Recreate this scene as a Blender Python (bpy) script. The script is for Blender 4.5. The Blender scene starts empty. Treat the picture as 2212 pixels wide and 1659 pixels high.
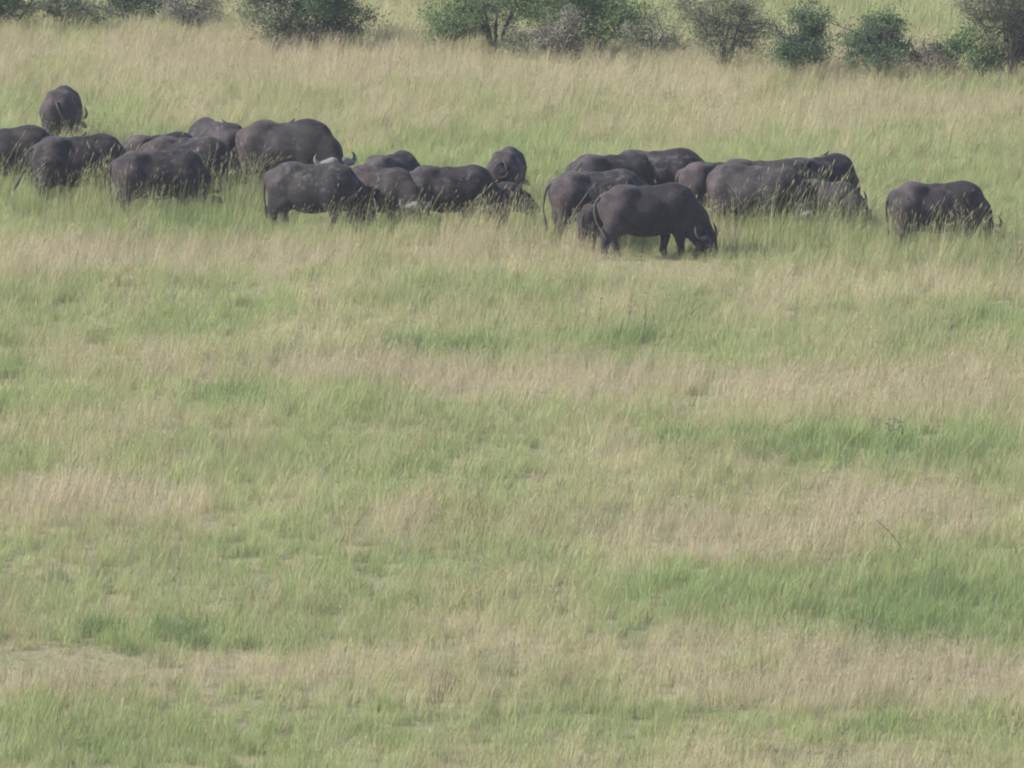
import bpy, math, random
import numpy as np
from mathutils import Vector, Matrix

R = math.radians
sc = bpy.context.scene
COL = sc.collection

# ------------------------------------------------------------------ camera
CAM_H = 25.0
FPX = 10200.0                       # focal length in pixels of a 1024 px wide picture
PITCH = math.atan2(1404.0, FPX)
cam_d = bpy.data.cameras.new('camera')
cam_d.sensor_width = 36.0
cam_d.lens = FPX / 1024.0 * 36.0
cam_d.clip_start = 0.5
cam_d.clip_end = 6000
cam = bpy.data.objects.new('camera', cam_d)
COL.objects.link(cam)
cam.location = (0, 0, CAM_H)
cam.rotation_euler = (math.pi / 2 - PITCH, 0, 0)
sc.camera = cam

# ------------------------------------------------------------------ light
SUN_EL, SUN_AZ = 37.0, 260.0        # azimuth clockwise from +Y: the sun stands left and a little behind the camera
world = bpy.data.worlds.new('World')
sc.world = world
world.use_nodes = True
wn = world.node_tree.nodes
wl = world.node_tree.links
wn.clear()
sky = wn.new('ShaderNodeTexSky')
sky.sky_type = 'NISHITA'
sky.sun_disc = False
sky.sun_elevation = R(SUN_EL)
sky.sun_rotation = R(SUN_AZ)
sky.dust_density = 2.5
sky.altitude = 1500
bg = wn.new('ShaderNodeBackground')
bg.inputs['Strength'].default_value = 0.10
wo = wn.new('ShaderNodeOutputWorld')
wl.new(sky.outputs[0], bg.inputs[0])
wl.new(bg.outputs[0], wo.inputs[0])
sun_d = bpy.data.lights.new('sun', 'SUN')
sun_d.energy = 4.6
sun_d.angle = R(0.6)
sun_d.color = (1.0, 0.95, 0.885)
sun = bpy.data.objects.new('sun', sun_d)
COL.objects.link(sun)
sdir = Vector((math.sin(R(SUN_AZ)) * math.cos(R(SUN_EL)), math.cos(R(SUN_AZ)) * math.cos(R(SUN_EL)), math.sin(R(SUN_EL))))
sun.location = (-60, 120, 80)
sun.rotation_euler = sdir.to_track_quat('Z', 'Y').to_euler()

sc.view_settings.view_transform = 'Standard'
sc.view_settings.look = 'None'
sc.view_settings.gamma = 1.0
sc.view_settings.use_curve_mapping = False
sc.view_settings.exposure = 1.08
sc.cycles.use_denoising = True
sc.cycles.use_light_tree = False
sc.cycles.adaptive_threshold = 0.03
sc.cycles.max_bounces = 4
sc.cycles.diffuse_bounces = 2
sc.cycles.glossy_bounces = 1
sc.cycles.transmission_bounces = 3
sc.cycles.volume_bounces = 0
sc.cycles.filter_width = 2.0

# ------------------------------------------------------------------ noise and terrain
_rng = np.random.RandomState(7)
_LAT = _rng.rand(256, 256).astype(np.float64)

def vnoise(x, y):
    x = np.asarray(x, dtype=np.float64); y = np.asarray(y, dtype=np.float64)
    xi = np.floor(x).astype(int); yi = np.floor(y).astype(int)
    u = x - xi; v = y - yi
    u = u * u * (3 - 2 * u); v = v * v * (3 - 2 * v)
    a = _LAT[xi % 256, yi % 256]; b = _LAT[(xi + 1) % 256, yi % 256]
    c = _LAT[xi % 256, (yi + 1) % 256]; d = _LAT[(xi + 1) % 256, (yi + 1) % 256]
    return (a * (1 - u) + b * u) * (1 - v) + (c * (1 - u) + d * u) * v

def fbm(x, y, o=4):
    s = 0.0; a = 0.5; n = 0.0
    for i in range(o):
        s = s + a * vnoise(x * 2 ** i + 17.3 * i, y * 2 ** i + 9.1 * i); n += a; a *= 0.5
    return s / n

def sstep(t):
    t = np.clip(t, 0, 1)
    return t * t * (3 - 2 * t)

def crest_y(x):                      # the low rise on which the shrubs stand
    return 235.4 - 0.53 * np.asarray(x, dtype=np.float64)

def terrain(x, y):
    x = np.asarray(x, dtype=np.float64); y = np.asarray(y, dtype=np.float64)
    t = y - np.where(np.abs(x) < 60, crest_y(x), crest_y(np.sign(x) * 60))
    z = 0.14 * (fbm(x * 0.16, y * 0.12, 3) - 0.5)
    z = z - 2.6 * sstep((t - 2.0) / 24.0) + 0.012 * np.clip(t - 60, 0, 500)
    r = np.hypot(x, y)
    z = z + 23.4 * (1 - sstep((r - 3.0) / 22.0))        # the bluff the camera looks out from
    return z

_fwd = Vector((0, math.cos(PITCH), -math.sin(PITCH)))
_upv = Vector((0, math.sin(PITCH), math.cos(PITCH)))

def ground_at(px, py):
    d = (_fwd * FPX + Vector((1, 0, 0)) * (px - 512) + _upv * (384 - py)).normalized()
    lo, hi = 120.0, 420.0
    prev = lo; s = lo
    while s < 900:
        p = Vector((0, 0, CAM_H)) + d * s
        if p.z < float(terrain(p.x, p.y)):
            break
        prev = s; s += 2.0
    a, b = prev, s
    for _ in range(30):
        m = 0.5 * (a + b)
        p = Vector((0, 0, CAM_H)) + d * m
        if p.z < float(terrain(p.x, p.y)): b = m
        else: a = m
    p = Vector((0, 0, CAM_H)) + d * b
    return p

def flat_at(px, py):                 # the same on the level plain
    d = _fwd * FPX + Vector((1, 0, 0)) * (px - 512) + _upv * (384 - py)
    return Vector((0, 0, CAM_H)) + d * (CAM_H / -d.z)

# ------------------------------------------------------------------ helpers
def tag(o, label=None, cat=None, group=None, kind=None):
    if label: o['label'] = label
    if cat: o['category'] = cat
    if group: o['group'] = group
    if kind: o['kind'] = kind
    return o

def mesh_obj(name, verts, faces, mat=None, parent=None, smooth=True):
    me = bpy.data.meshes.new(name)
    me.from_pydata([tuple(map(float, v)) for v in verts], [], [tuple(map(int, f)) for f in faces])
    if smooth:
        me.polygons.foreach_set('use_smooth', [True] * len(me.polygons))
    if mat: me.materials.append(mat)
    me.update()
    o = bpy.data.objects.new(name, me)
    COL.objects.link(o)
    if parent: o.parent = parent
    return o

def empty(name, loc, rz=0.0, scale=1.0):
    o = bpy.data.objects.new(name, None)
    o.empty_display_size = 0.3
    o.location = loc
    o.rotation_euler = (0, 0, rz)
    o.scale = (scale,) * 3
    COL.objects.link(o)
    return o

def tube(points, radii, seg=8, flat=1.0):
    """closed tapered tube along a polyline, as (verts, faces)"""
    P = [Vector(p) for p in points]
    V = []; F = []
    n = len(P)
    ref = Vector((0.13, 0.37, 0.92)).normalized()
    prev = None
    for i, p in enumerate(P):
        t = (P[min(i + 1, n - 1)] - P[max(i - 1, 0)]).normalized()
        a = prev if prev is not None else ref
        a = (a - t * a.dot(t))
        if a.length < 1e-4: a = Vector((1, 0, 0)) - t * t.x
        a.normalize(); prev = a
        b = t.cross(a)
        for k in range(seg):
            th = 2 * math.pi * k / seg
            V.append(p + a * (math.cos(th) * radii[i]) + b * (math.sin(th) * radii[i] * flat))
    for i in range(n - 1):
        for k in range(seg):
            k2 = (k + 1) % seg
            F.append((i * seg + k, i * seg + k2, (i + 1) * seg + k2, (i + 1) * seg + k))
    F.append(tuple(range(seg - 1, -1, -1)))
    F.append(tuple((n - 1) * seg + k for k in range(seg)))
    return V, F

def smooth_path(pts, rad, m=4):
    """Catmull-Rom resampling of points and radii"""
    P = [Vector(p) for p in pts]
    op = []; orr = []
    n = len(P)
    for i in range(n - 1):
        p0 = P[max(i - 1, 0)]; p1 = P[i]; p2 = P[i + 1]; p3 = P[min(i + 2, n - 1)]
        for k in range(m):
            t = k / m
            op.append(0.5 * ((2 * p1) + (p2 - p0) * t + (2 * p0 - 5 * p1 + 4 * p2 - p3) * t * t + (3 * p1 - p0 - 3 * p2 + p3) * t ** 3))
            orr.append(rad[i] * (1 - t) + rad[i + 1] * t)
    op.append(P[-1]); orr.append(rad[-1])
    return op, orr

class NT:
    def __init__(self, name):
        self.m = bpy.data.materials.new(name)
        self.m.use_nodes = True
        self.n = self.m.node_tree.nodes; self.l = self.m.node_tree.links
        self.n.clear()
        self.out = self.n.new('ShaderNodeOutputMaterial')
    def node(self, t, **kw):
        x = self.n.new(t)
        for k, v in kw.items():
            if k.startswith('i_'): x.inputs[k[2:].replace('_', ' ')].default_value = v
            else: setattr(x, k, v)
        return x
    def link(self, a, b): self.l.new(a, b)
    def ramp(self, fac, stops):
        r = self.n.new('ShaderNodeValToRGB')
        e = r.color_ramp.elements
        while len(e) < len(stops): e.new(0.5)
        for q, (p, c) in zip(e, stops):
            q.position = p; q.color = (c[0], c[1], c[2], 1) if not isinstance(c, (int, float)) else (c, c, c, 1)
        self.l.new(fac, r.inputs[0])
        return r
    def mix(self, fac, a, b, bt='MIX'):
        x = self.n.new('ShaderNodeMix'); x.data_type = 'RGBA'; x.blend_type = bt
        for s, v in ((0, fac), (6, a), (7, b)):
            if isinstance(v, (int, float)): x.inputs[s].default_value = v if s == 0 else (v, v, v, 1)
            elif isinstance(v, tuple): x.inputs[s].default_value = (v[0], v[1], v[2], 1)
            else: self.l.new(v, x.inputs[s])
        return x.outputs[2]

# ------------------------------------------------------------------ where the grass is dry and where it is green
PX = 1024.0 / 2212.0
def ell(cx, cy, rx, ry, v):          # picture position -> an ellipse on the plain, in metres
    c = flat_at(cx * PX, cy * PX)
    e = flat_at((cx + rx) * PX, cy * PX)
    f = flat_at(cx * PX, (cy - ry) * PX); g = flat_at(cx * PX, (cy + ry) * PX)
    return (c.x, c.y, abs(e.x - c.x), abs(f.y - g.y) / 2, v)

DRY = [ell(*a) for a in (
    # dry, pinkish tan stretches
    (1100, 130, 1700, 55, .34), (300, 120, 500, 60, .15), (900, 172, 260, 12, .4), (1600, 225, 800, 40, .28), (1300, 285, 500, 22, .15),
    (550, 565, 620, 30, .55), (1200, 580, 330, 30, .35), (1850, 630, 420, 34, .5), (700, 640, 400, 22, .2), (150, 540, 220, 24, .3),
    (900, 800, 520, 34, .55), (1500, 850, 300, 36, .4), (1900, 860, 400, 60, .3), (200, 760, 250, 22, .2),
    (150, 1115, 260, 50, .5), (750, 1100, 300, 40, .28), (1750, 1160, 560, 55, .4), (1150, 960, 250, 22, .15),
    (1250, 1420, 420, 50, .5), (1800, 1420, 450, 45, .45), (500, 1475, 560, 34, .55), (120, 1450, 260, 26, .5), (1000, 1490, 240, 40, .35), (400, 1000, 300, 26, .15),
    (1850, 1500, 350, 40, .3), (700, 1360, 300, 26, .15),
    # green stretches
    (350, 235, 420, 34, -.35), (150, 85, 300, 22, -.15), (2080, 205, 150, 14, -.5), (700, 310, 900, 30, -.25), (1600, 380, 900, 70, -.35), (600, 420, 700, 60, -.3),
    (430, 503, 160, 16, -.55), (1000, 470, 500, 34, -.3), (1750, 545, 500, 34, -.3), (1900, 480, 400, 40, -.25), (830, 580, 70, 10, -.4),
    (40, 650, 120, 20, -.4), (1500, 655, 120, 15, -.35), (370, 738, 120, 20, -.45), (950, 760, 220, 22, -.5), (1330, 745, 140, 26, -.5), (1900, 740, 420, 60, -.3),
    (120, 860, 260, 40, -.4), (500, 868, 120, 18, -.6), (720, 842, 90, 12, -.4), (1180, 905, 260, 22, -.35), (1560, 960, 200, 20, -.6), (1950, 985, 330, 26, -.6),
    (600, 960, 700, 70, -.12), (300, 1230, 480, 55, -.35), (900, 1270, 500, 60, -.3), (1500, 1290, 240, 40, -.6), (1950, 1330, 380, 75, -.65), (1380, 1370, 70, 20, -.5), (2100, 1250, 220, 40, -.35),
    (200, 1380, 120, 16, -.4), (380, 1375, 70, 12, -.4), (300, 1580, 420, 60, -.4), (900, 1600, 500, 60, -.35), (1500, 1570, 420, 50, -.3), (2000, 1590, 300, 60, -.3), (250, 1620, 130, 24, -.4),
)]
LUSH = [ell(*a) for a in (
    (430, 503, 150, 14, .8), (370, 738, 60, 14, .8), (880, 765, 60, 12, .9), (1030, 760, 70, 14, .9), (1370, 742, 70, 20, .8), (500, 870, 70, 16, 1.), (700, 842, 60, 8, .6),
    (1560, 960, 170, 15, .9), (1700, 972, 120, 14, .7), (1960, 985, 280, 22, .8), (2080, 205, 150, 12, .6), (1500, 1285, 190, 30, .6), (2000, 1340, 280, 70, .95), (1870, 1365, 90, 30, .6),
    (1380, 1375, 45, 22, .7), (210, 1373, 50, 12, 1.), (375, 1372, 55, 12, 1.), (410, 1410, 50, 12, .8), (550, 1415, 90, 16, .7), (240, 1620, 80, 20, .6), (1860, 1590, 60, 14, .7),
    (20, 650, 70, 16, .7), (830, 580, 60, 8, .5), (1500, 655, 80, 12, .5), (2150, 690, 90, 24, .6), (1240, 1570, 50, 12, .5), (30, 800, 60, 20, .5),
)]
BARE = [ell(*a) for a in ((110, 1418, 190, 16, .35), (120, 1452, 200, 12, .25), (950, 1500, 45, 16, .5), (1760, 1645, 130, 16, .8), (500, 1470, 200, 10, .4))]
SHORT = [ell(*a) for a in ((1420, 578, 190, 34, .42), (620, 470, 90, 20, .3), (620, 350, 120, 16, .3), (500, 1430, 600, 40, .3), (90, 1430, 200, 30, .4))]

TALL = [ell(*a) for a in ((200, 455, 300, 34, 1.), (400, 478, 200, 32, 1.), (40, 430, 180, 30, .9), (500, 450, 110, 20, .6), (840, 515, 150, 24, .45), (1040, 525, 170, 28, .8), (1250, 525, 120, 26, .9),
    (1480, 500, 80, 14, .3), (1640, 520, 150, 24, .9), (1760, 530, 150, 24, .75), (1850, 540, 70, 18, .0), (2030, 562, 230, 36, 1.1), (700, 512, 90, 12, .3), (140, 340, 110, 22, .7), (1110, 462, 80, 18, .7), (1560, 500, 60, 14, .6))]

_tr = np.random.RandomState(5)
TUSSOCK = [ell(*a) for a in ((205, 1372, 34, 9, 1.), (375, 1372, 42, 10, 1.), (415, 1408, 40, 9, .9), (270, 1418, 50, 9, .9), (345, 1448, 30, 8, .8), (545, 1412, 34, 9, .7), (650, 1425, 26, 7, .6), (500, 868, 30, 9, .7),
    (1030, 762, 36, 9, .7), (880, 766, 30, 8, .7), (1395, 742, 26, 8, .6), (1860, 1372, 34, 14, .8), (1390, 1385, 22, 12, .6), (1865, 1585, 34, 10, .9), (1720, 1640, 50, 9, .9), (1820, 1645, 40, 8, .8), (150, 1570, 30, 9, .5))]
TUSSOCK += [(_tr.uniform(-11, 11), _tr.uniform(140, 236), q, q * 1.2, _tr.uniform(.25, .65)) for q in _tr.uniform(.15, .42, 90)]

def blobs(L, x, y):
    s = np.zeros_like(x)
    for cx, cy, rx, ry, v in L:
        q = ((x - cx) / rx) ** 2 + ((y - cy) / ry) ** 2
        s += v * np.exp(-q ** 1.3 * 0.9)
    return s

def dryness(x, y):
    wx = x + 2.4 * (fbm(x * .35 + 40, y * .28, 3) - .5); wy = y + 5.0 * (fbm(x * .3, y * .3 + 77, 3) - .5)
    n = 1.15 * (fbm(x * .30 + 5, y * .20 + 3, 4) - .5) + 1.1 * (fbm(x * 1.1 + 31, y * .55 + 11, 4) - .5)
    return np.clip(0.39 + blobs(DRY, wx, wy) + n, 0, 1)

# ------------------------------------------------------------------ the ground
def ground_material():
    t = NT('ground_thatch')
    tc = t.node('ShaderNodeNewGeometry')
    n1 = t.node('ShaderNodeTexNoise', i_Scale=0.35, i_Detail=6.0, i_Roughness=0.6)
    t.link(tc.outputs['Position'], n1.inputs['Vector'])
    n2 = t.node('ShaderNodeTexNoise', i_Scale=9.0, i_Detail=5.0, i_Roughness=0.7)
    t.link(tc.outputs['Position'], n2.inputs['Vector'])
    c1 = t.ramp(n1.outputs['Fac'], [(.35, (.13, .155, .06)), (.55, (.21, .19, .10)), (.7, (.27, .22, .14))])
    c2 = t.ramp(n2.outputs['Fac'], [(.3, .55), (.7, 1.25)])
    c = t.mix(1.0, c1.outputs[0], c2.outputs[0], 'MULTIPLY')
    b = t.node('ShaderNodeBsdfPrincipled', i_Roughness=0.95)
    t.link(c, b.inputs['Base Color'])
    bp = t.node('ShaderNodeBump', i_Strength=0.6, i_Distance=0.08)
    t.link(n2.outputs['Fac'], bp.inputs['Height']); t.link(bp.outputs[0], b.inputs['Normal'])
    t.link(b.outputs[0], t.out.inputs[0])
    return t.m

def graded(lo, hi, step, far):
    a = list(np.arange(lo, hi + step, step))
    s = step; v = a[0]; left = []
    while v > -far: s *= 1.35; v -= s; left.append(max(v, -far))
    s = step; v = a[-1]; right = []
    while v < far: s *= 1.35; v += s; right.append(min(v, far))
    return np.array(left[::-1] + a + right)

gx = graded(-32, 32, 0.8, 1500.0)
gy = np.concatenate([graded(-30, 30, 1.5, 1500.0)])
gy = np.concatenate([gy[gy < 110], np.arange(110, 430, 0.9), graded(429, 430, 1.0, 1500.0)[-20:]])
gy = np.unique(gy)
GX, GY = np.meshgrid(gx, gy)
GZ = terrain(GX.ravel(), GY.ravel())
nx, ny = len(gx), len(gy)
idx = np.arange(nx * ny).reshape(ny, nx)
gf = np.stack([idx[:-1, :-1], idx[:-1, 1:], idx[1:, 1:], idx[1:, :-1]], -1).reshape(-1, 4)
ground = mesh_obj('ground', np.stack([GX.ravel(), GY.ravel(), GZ], 1), gf, ground_material())
tag(ground, 'grassy savanna plain falling away beyond the shrubs', 'ground', kind='structure')

# ------------------------------------------------------------------ grass
def grass_material():
    t = NT('savanna_grass')
    a = t.node('ShaderNodeAttribute', attribute_name='tint', attribute_type='INSTANCER')
    v = t.node('ShaderNodeAttribute', attribute_name='blade_colour', attribute_type='GEOMETRY')
    c = t.mix(1.0, a.outputs['Color'], v.outputs['Color'], 'MULTIPLY')
    sd = t.node('ShaderNodeAttribute', attribute_name='seed', attribute_type='GEOMETRY')
    c = t.mix(sd.outputs['Fac'], c, (.36, .285, .205))
    d = t.node('ShaderNodeBsdfDiffuse'); tr = t.node('ShaderNodeBsdfTranslucent')
    t.link(c, d.inputs[0])
    t.link(t.mix(1.0, c, (1.0, 1.02, .8), 'MULTIPLY'), tr.inputs[0])
    m = t.node('ShaderNodeMixShader'); m.inputs[0].default_value = 0.42
    t.link(d.outputs[0], m.inputs[1]); t.link(tr.outputs[0], m.inputs[2])
    t.link(m.outputs[0], t.out.inputs[0])
    return t.m
GRASS_MAT = grass_material()

def make_tuft(kind, seed):
    r = random.Random(seed)
    V = []; F = []; C = []; S = []
    def blade(x, y, h, lean, yaw, w, col, segs=3, seedhead=0.0, droop=0.0):
        dx, dy = math.cos(yaw) * lean + (0.15 if h < .66 else .30), math.sin(yaw) * lean
        fa = r.uniform(0, math.pi)
        wx, wy = math.cos(fa) * w / 2, math.sin(fa) * w / 2
        base = len(V)
        tip = None
        for k in range(segs + 1):
            u = k / segs
            px = x + dx * h * u ** 1.7; py = y + dy * h * u ** 1.7
            pz = h * (u - droop * u ** 3)
            ww = 1 - u ** 2 if not seedhead else 1 - .5 * u
            if k == segs and not seedhead:
                V.append((px, py, pz)); C.append(col); S.append(0.0)
            else:
                V.append((px - wx * ww, py - wy * ww, pz)); V.append((px + wx * ww, py + wy * ww, pz))
                C.extend([col, col]); S.extend([0.0, 0.0])
            tip = (px, py, pz)
        for k in range(segs):
            if k == segs - 1 and not seedhead: F.append((base + 2 * k, base + 2 * k + 1, base + 2 * k + 2))
            else: F.append((base + 2 * k, base + 2 * k + 1, base + 2 * k + 3, base + 2 * k + 2))
        if seedhead:
            L = seedhead; tx, ty, tz = tip
            ddx = dx * 1.1 + .06
            for q in range(2):
                o = len(V); f2 = fa + q * 1.05; sx, sy = math.cos(f2) * L * .055, math.sin(f2) * L * .055
                z0 = tz - L * .35 + q * L * .12; x0 = tx - ddx * L * .3 + r.uniform(-.06, .06) * L
                V.extend([(x0, ty, z0), (x0 + sx + ddx * L * .4, ty + sy, z0 + L * .4), (x0 + ddx * L * .8, ty, z0 + L * .75), (x0 - sx + ddx * L * .4, ty - sy, z0 + L * .4)])
                F.append((o, o + 1, o + 2, o + 3)); C.extend([col] * 4); S.extend([r.uniform(.35, .9)] * 4)
    def colv(a, b):
        g = r.uniform(a, b); return (g * r.uniform(.9, 1.12), g, g * r.uniform(.8, 1.15), 1)
    def spot(rad):
        q = rad * math.sqrt(r.random()); th = r.uniform(0, 6.283); return q * math.cos(th), q * math.sin(th)
    if kind == 'green':
        for i in range(38):
            x, y = spot(.17); blade(x, y, r.uniform(.20, .50), r.uniform(.05, .55), r.uniform(0, 6.28), r.uniform(.005, .009), colv(.78, 1.22), 3, 0, r.uniform(0, .25))
        for i in range(4):
            x, y = spot(.15); blade(x, y, r.uniform(.45, .62), r.uniform(.0, .2), r.uniform(0, 6.28), .004, colv(1.0, 1.5), 3, r.choice([0, .06]))
    elif kind == 'dry':
        for i in range(16):
            x, y = spot(.17); blade(x, y, r.uniform(.18, .42), r.uniform(.05, .5), r.uniform(0, 6.28), r.uniform(.004, .008), colv(.78, 1.12), 3, 0, r.uniform(0, .25))
        for i in range(15):
            x, y = spot(.17); blade(x, y, r.uniform(.40, .70), r.uniform(.0, .28), r.uniform(0, 6.28), .004, colv(.88, 1.25), 3, r.uniform(.05, .09))
    else:                              # tall nodding stalks
        for i in range(4):
            x, y = spot(.14); blade(x, y, r.uniform(.68, 1.0), r.uniform(.0, .45), r.uniform(-1.0, 1.0), .0055, colv(.9, 1.3), 4, r.uniform(.07, .12), r.uniform(.0, .22))
        for i in range(8):
            x, y = spot(.12); blade(x, y, r.uniform(.3, .55), r.uniform(.05, .4), r.uniform(0, 6.28), .008, colv(.7, 1.2), 3, 0, .1)
    me = bpy.data.meshes.new('tuft')
    me.from_pydata(V, [], F)
    a = me.attributes.new('blade_colour', 'FLOAT_COLOR', 'POINT'); a.data.foreach_set('color', [c for q in C for c in q])
    a = me.attributes.new('seed', 'FLOAT', 'POINT'); a.data.foreach_set('value', S)
    me.materials.append(GRASS_MAT)
    return bpy.data.objects.new('tuft', me)       # kept out of the scene: only the source of the grass instances

TUFTS = [make_tuft('green', 10 + i) for i in range(6)] + [make_tuft('dry', 40 + i) for i in range(6)] + [make_tuft('stalk', 80 + i) for i in range(4)]

def scatter_grass(name, label, x, y, size, rng, exclude=None):
    n = len(x)
    z = terrain(x, y)
    dry = dryness(x, y)
    lush = np.clip(blobs(LUSH, x + .8 * (vnoise(x * .9, y * .7) - .5), y + 1.5 * (vnoise(x * .8 + 9, y * .8) - .5)), 0, 1)
    bare = np.clip(blobs(BARE, x, y), 0, 1)
    short = np.clip(blobs(SHORT, x, y), 0, .75)
    tus = np.clip(blobs(TUSSOCK, x, y), 0, 1)
    lush = np.clip(lush + .6 * tus, 0, 1)
    tall = np.clip(blobs(TALL, x, y), 0, 1.1)
    far = np.clip((y - crest_y(x) - 5) / 20, 0, 1)
    near_crest = np.exp(-((y - crest_y(x) + 9) / 9.0) ** 2)
    dry = np.clip(dry + .35 * near_crest * .4, 0, 1) * (1 - .25 * far)
    dry = dry * (1 - .8 * lush)
    green = np.array([.285, .335, .16]); mid = np.array([.372, .368, .215]); tan = np.array([.452, .402, .284]); pink = np.array([.452, .386, .300]); deep = np.array([.195, .265, .118])
    j = np.clip(dry + rng.normal(0, .21, n), 0, 1)[:, None]
    c = np.where(j < .5, green + (mid - green) * (j / .5), mid + (tan - mid) * ((j - .5) / .5))
    pk = (sstep((fbm(x * .22 + 60, y * .16 + 8, 3) - .42) / .2) * sstep((dry - .5) / .3))[:, None]
    c = c + (pink - c) * pk * .6
    c = c + (deep - c) * (lush * .85)[:, None]
    c = c + (np.array([.23, .18, .13]) - c) * (bare * .8)[:, None]
    c = c + (np.array([.105, .145, .062]) - c) * (tus * .5)[:, None]
    c = c * rng.uniform(.9, 1.1, n)[:, None] * (0.88 + .24 * fbm(x * .5 + 3, y * .4 + 90, 3))[:, None]
    pick = np.where(rng.rand(n) < np.clip(dry * 1.05, .06, .95), rng.randint(6, 12, n), rng.randint(0, 6, n))
    pick = np.where(rng.rand(n) < .055 + .2 * tall, rng.randint(12, 16, n), pick)
    pick = np.where(lush > .5, rng.randint(0, 6, n), pick)
    c = np.where(((pick >= 12) & (rng.rand(n) < .35))[:, None], np.array([.17, .125, .09]), c)
    hgt = size * rng.uniform(.75, 1.2, n) * (.75 + .5 * fbm(x * .45 + 20, y * .4 + 5, 3)) * (1 - short) * (1 - .55 * bare) * (1 + .15 * lush) * (1 + .22 * tall) * (1 + .35 * tus)
    keep = rng.rand(n) > bare * .55
    x, y, z, c, pick, hgt = x[keep], y[keep], z[keep], c[keep], pick[keep], hgt[keep]
    n = len(x)
    me = bpy.data.meshes.new(name)
    me.vertices.add(n)
    me.vertices.foreach_set('co', np.stack([x, y, z - .01], 1).astype(np.float32).ravel())
    a = me.attributes.new('tint', 'FLOAT_COLOR', 'POINT'); a.data.foreach_set('color', np.concatenate([c, np.ones((n, 1))], 1).astype(np.float32).ravel())
    a = me.attributes.new('pick', 'INT', 'POINT'); a.data.foreach_set('value', pick.astype(np.int32))
    sv = np.stack([hgt * rng.uniform(1.0, 1.45, n), hgt * rng.uniform(1.0, 1.45, n), hgt * (1 + .55 * tall[keep])], 1)
    a = me.attributes.new('size', 'FLOAT_VECTOR', 'POINT'); a.data.foreach_set('vector', sv.astype(np.float32).ravel())
    rv = np.stack([rng.normal(0, .08, n), rng.normal(.06, .1, n), rng.normal(0, .9, n)], 1)
    a = me.attributes.new('turn', 'FLOAT_VECTOR', 'POINT'); a.data.foreach_set('vector', rv.astype(np.float32).ravel())
    o = bpy.data.objects.new(name, me); COL.objects.link(o)
    tag(o, label, 'grass', kind='stuff')
    ng = bpy.data.node_groups.new(name + '_growth', 'GeometryNodeTree')
    ng.interface.new_socket('Geometry', in_out='INPUT', socket_type='NodeSocketGeometry')
    ng.interface.new_socket('Geometry', in_out='OUTPUT', socket_type='NodeSocketGeometry')
    gi = ng.nodes.new('NodeGroupInput'); go = ng.nodes.new('NodeGroupOutput')
    g2i = ng.nodes.new('GeometryNodeGeometryToInstance')
    for tf in reversed(TUFTS):
        oi = ng.nodes.new('GeometryNodeObjectInfo'); oi.inputs['Object'].default_value = tf
        ng.links.new(oi.outputs['Geometry'], g2i.inputs[0])
    iop = ng.nodes.new('GeometryNodeInstanceOnPoints'); iop.inputs['Pick Instance'].default_value = True
    def attr(nm, ty):
        q = ng.nodes.new('GeometryNodeInputNamedAttribute'); q.data_type = ty; q.inputs['Name'].default_value = nm
        return next(s for s in q.outputs if s.enabled and s.name == 'Attribute')
    ng.links.new(gi.outputs[0], iop.inputs['Points'])
    ng.links.new(g2i.outputs[0], iop.inputs['Instance'])
    ng.links.new(attr('pick', 'INT'), iop.inputs['Instance Index'])
    ng.links.new(attr('turn', 'FLOAT_VECTOR'), iop.inputs['Rotation'])
    ng.links.new(attr('size', 'FLOAT_VECTOR'), iop.inputs['Scale'])
    ng.links.new(iop.outputs[0], go.inputs[0])
    md = o.modifiers.new('growth', 'NODES'); md.node_group = ng
    return o

def wedge(y0, y1, dens, margin, rng):
    hw = lambda y: y * 512.0 / FPX * 1.0 + margin
    W = hw(y1)
    n = int(2 * W * (y1 - y0) * dens)
    x = rng.uniform(-W, W, n); y = rng.uniform(y0, y1, n)
    k = np.abs(x) < hw(y)
    return x[k], y[k]

# ------------------------------------------------------------------ buffalo
def sd_cone(P, a, b, ra, rb, sy=1.0):
    a = np.array(a, float); b = np.array(b, float)
    ba = b - a
    t = np.clip(((P - a) @ ba) / (ba @ ba), 0, 1)
    q = P - a - t[..., None] * ba
    if sy != 1.0: q = q * np.array([1, sy, 1])
    return np.sqrt((q * q).sum(-1)) - (ra + (rb - ra) * t)

def sd_ell(P, c, r):
    q = (P - np.array(c, float))
    r = np.array(r, float)
    k0 = np.sqrt(((q / r) ** 2).sum(-1)); k1 = np.sqrt(((q / r ** 2) ** 2).sum(-1)) + 1e-6
    return k0 * (k0 - 1) / k1

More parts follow.
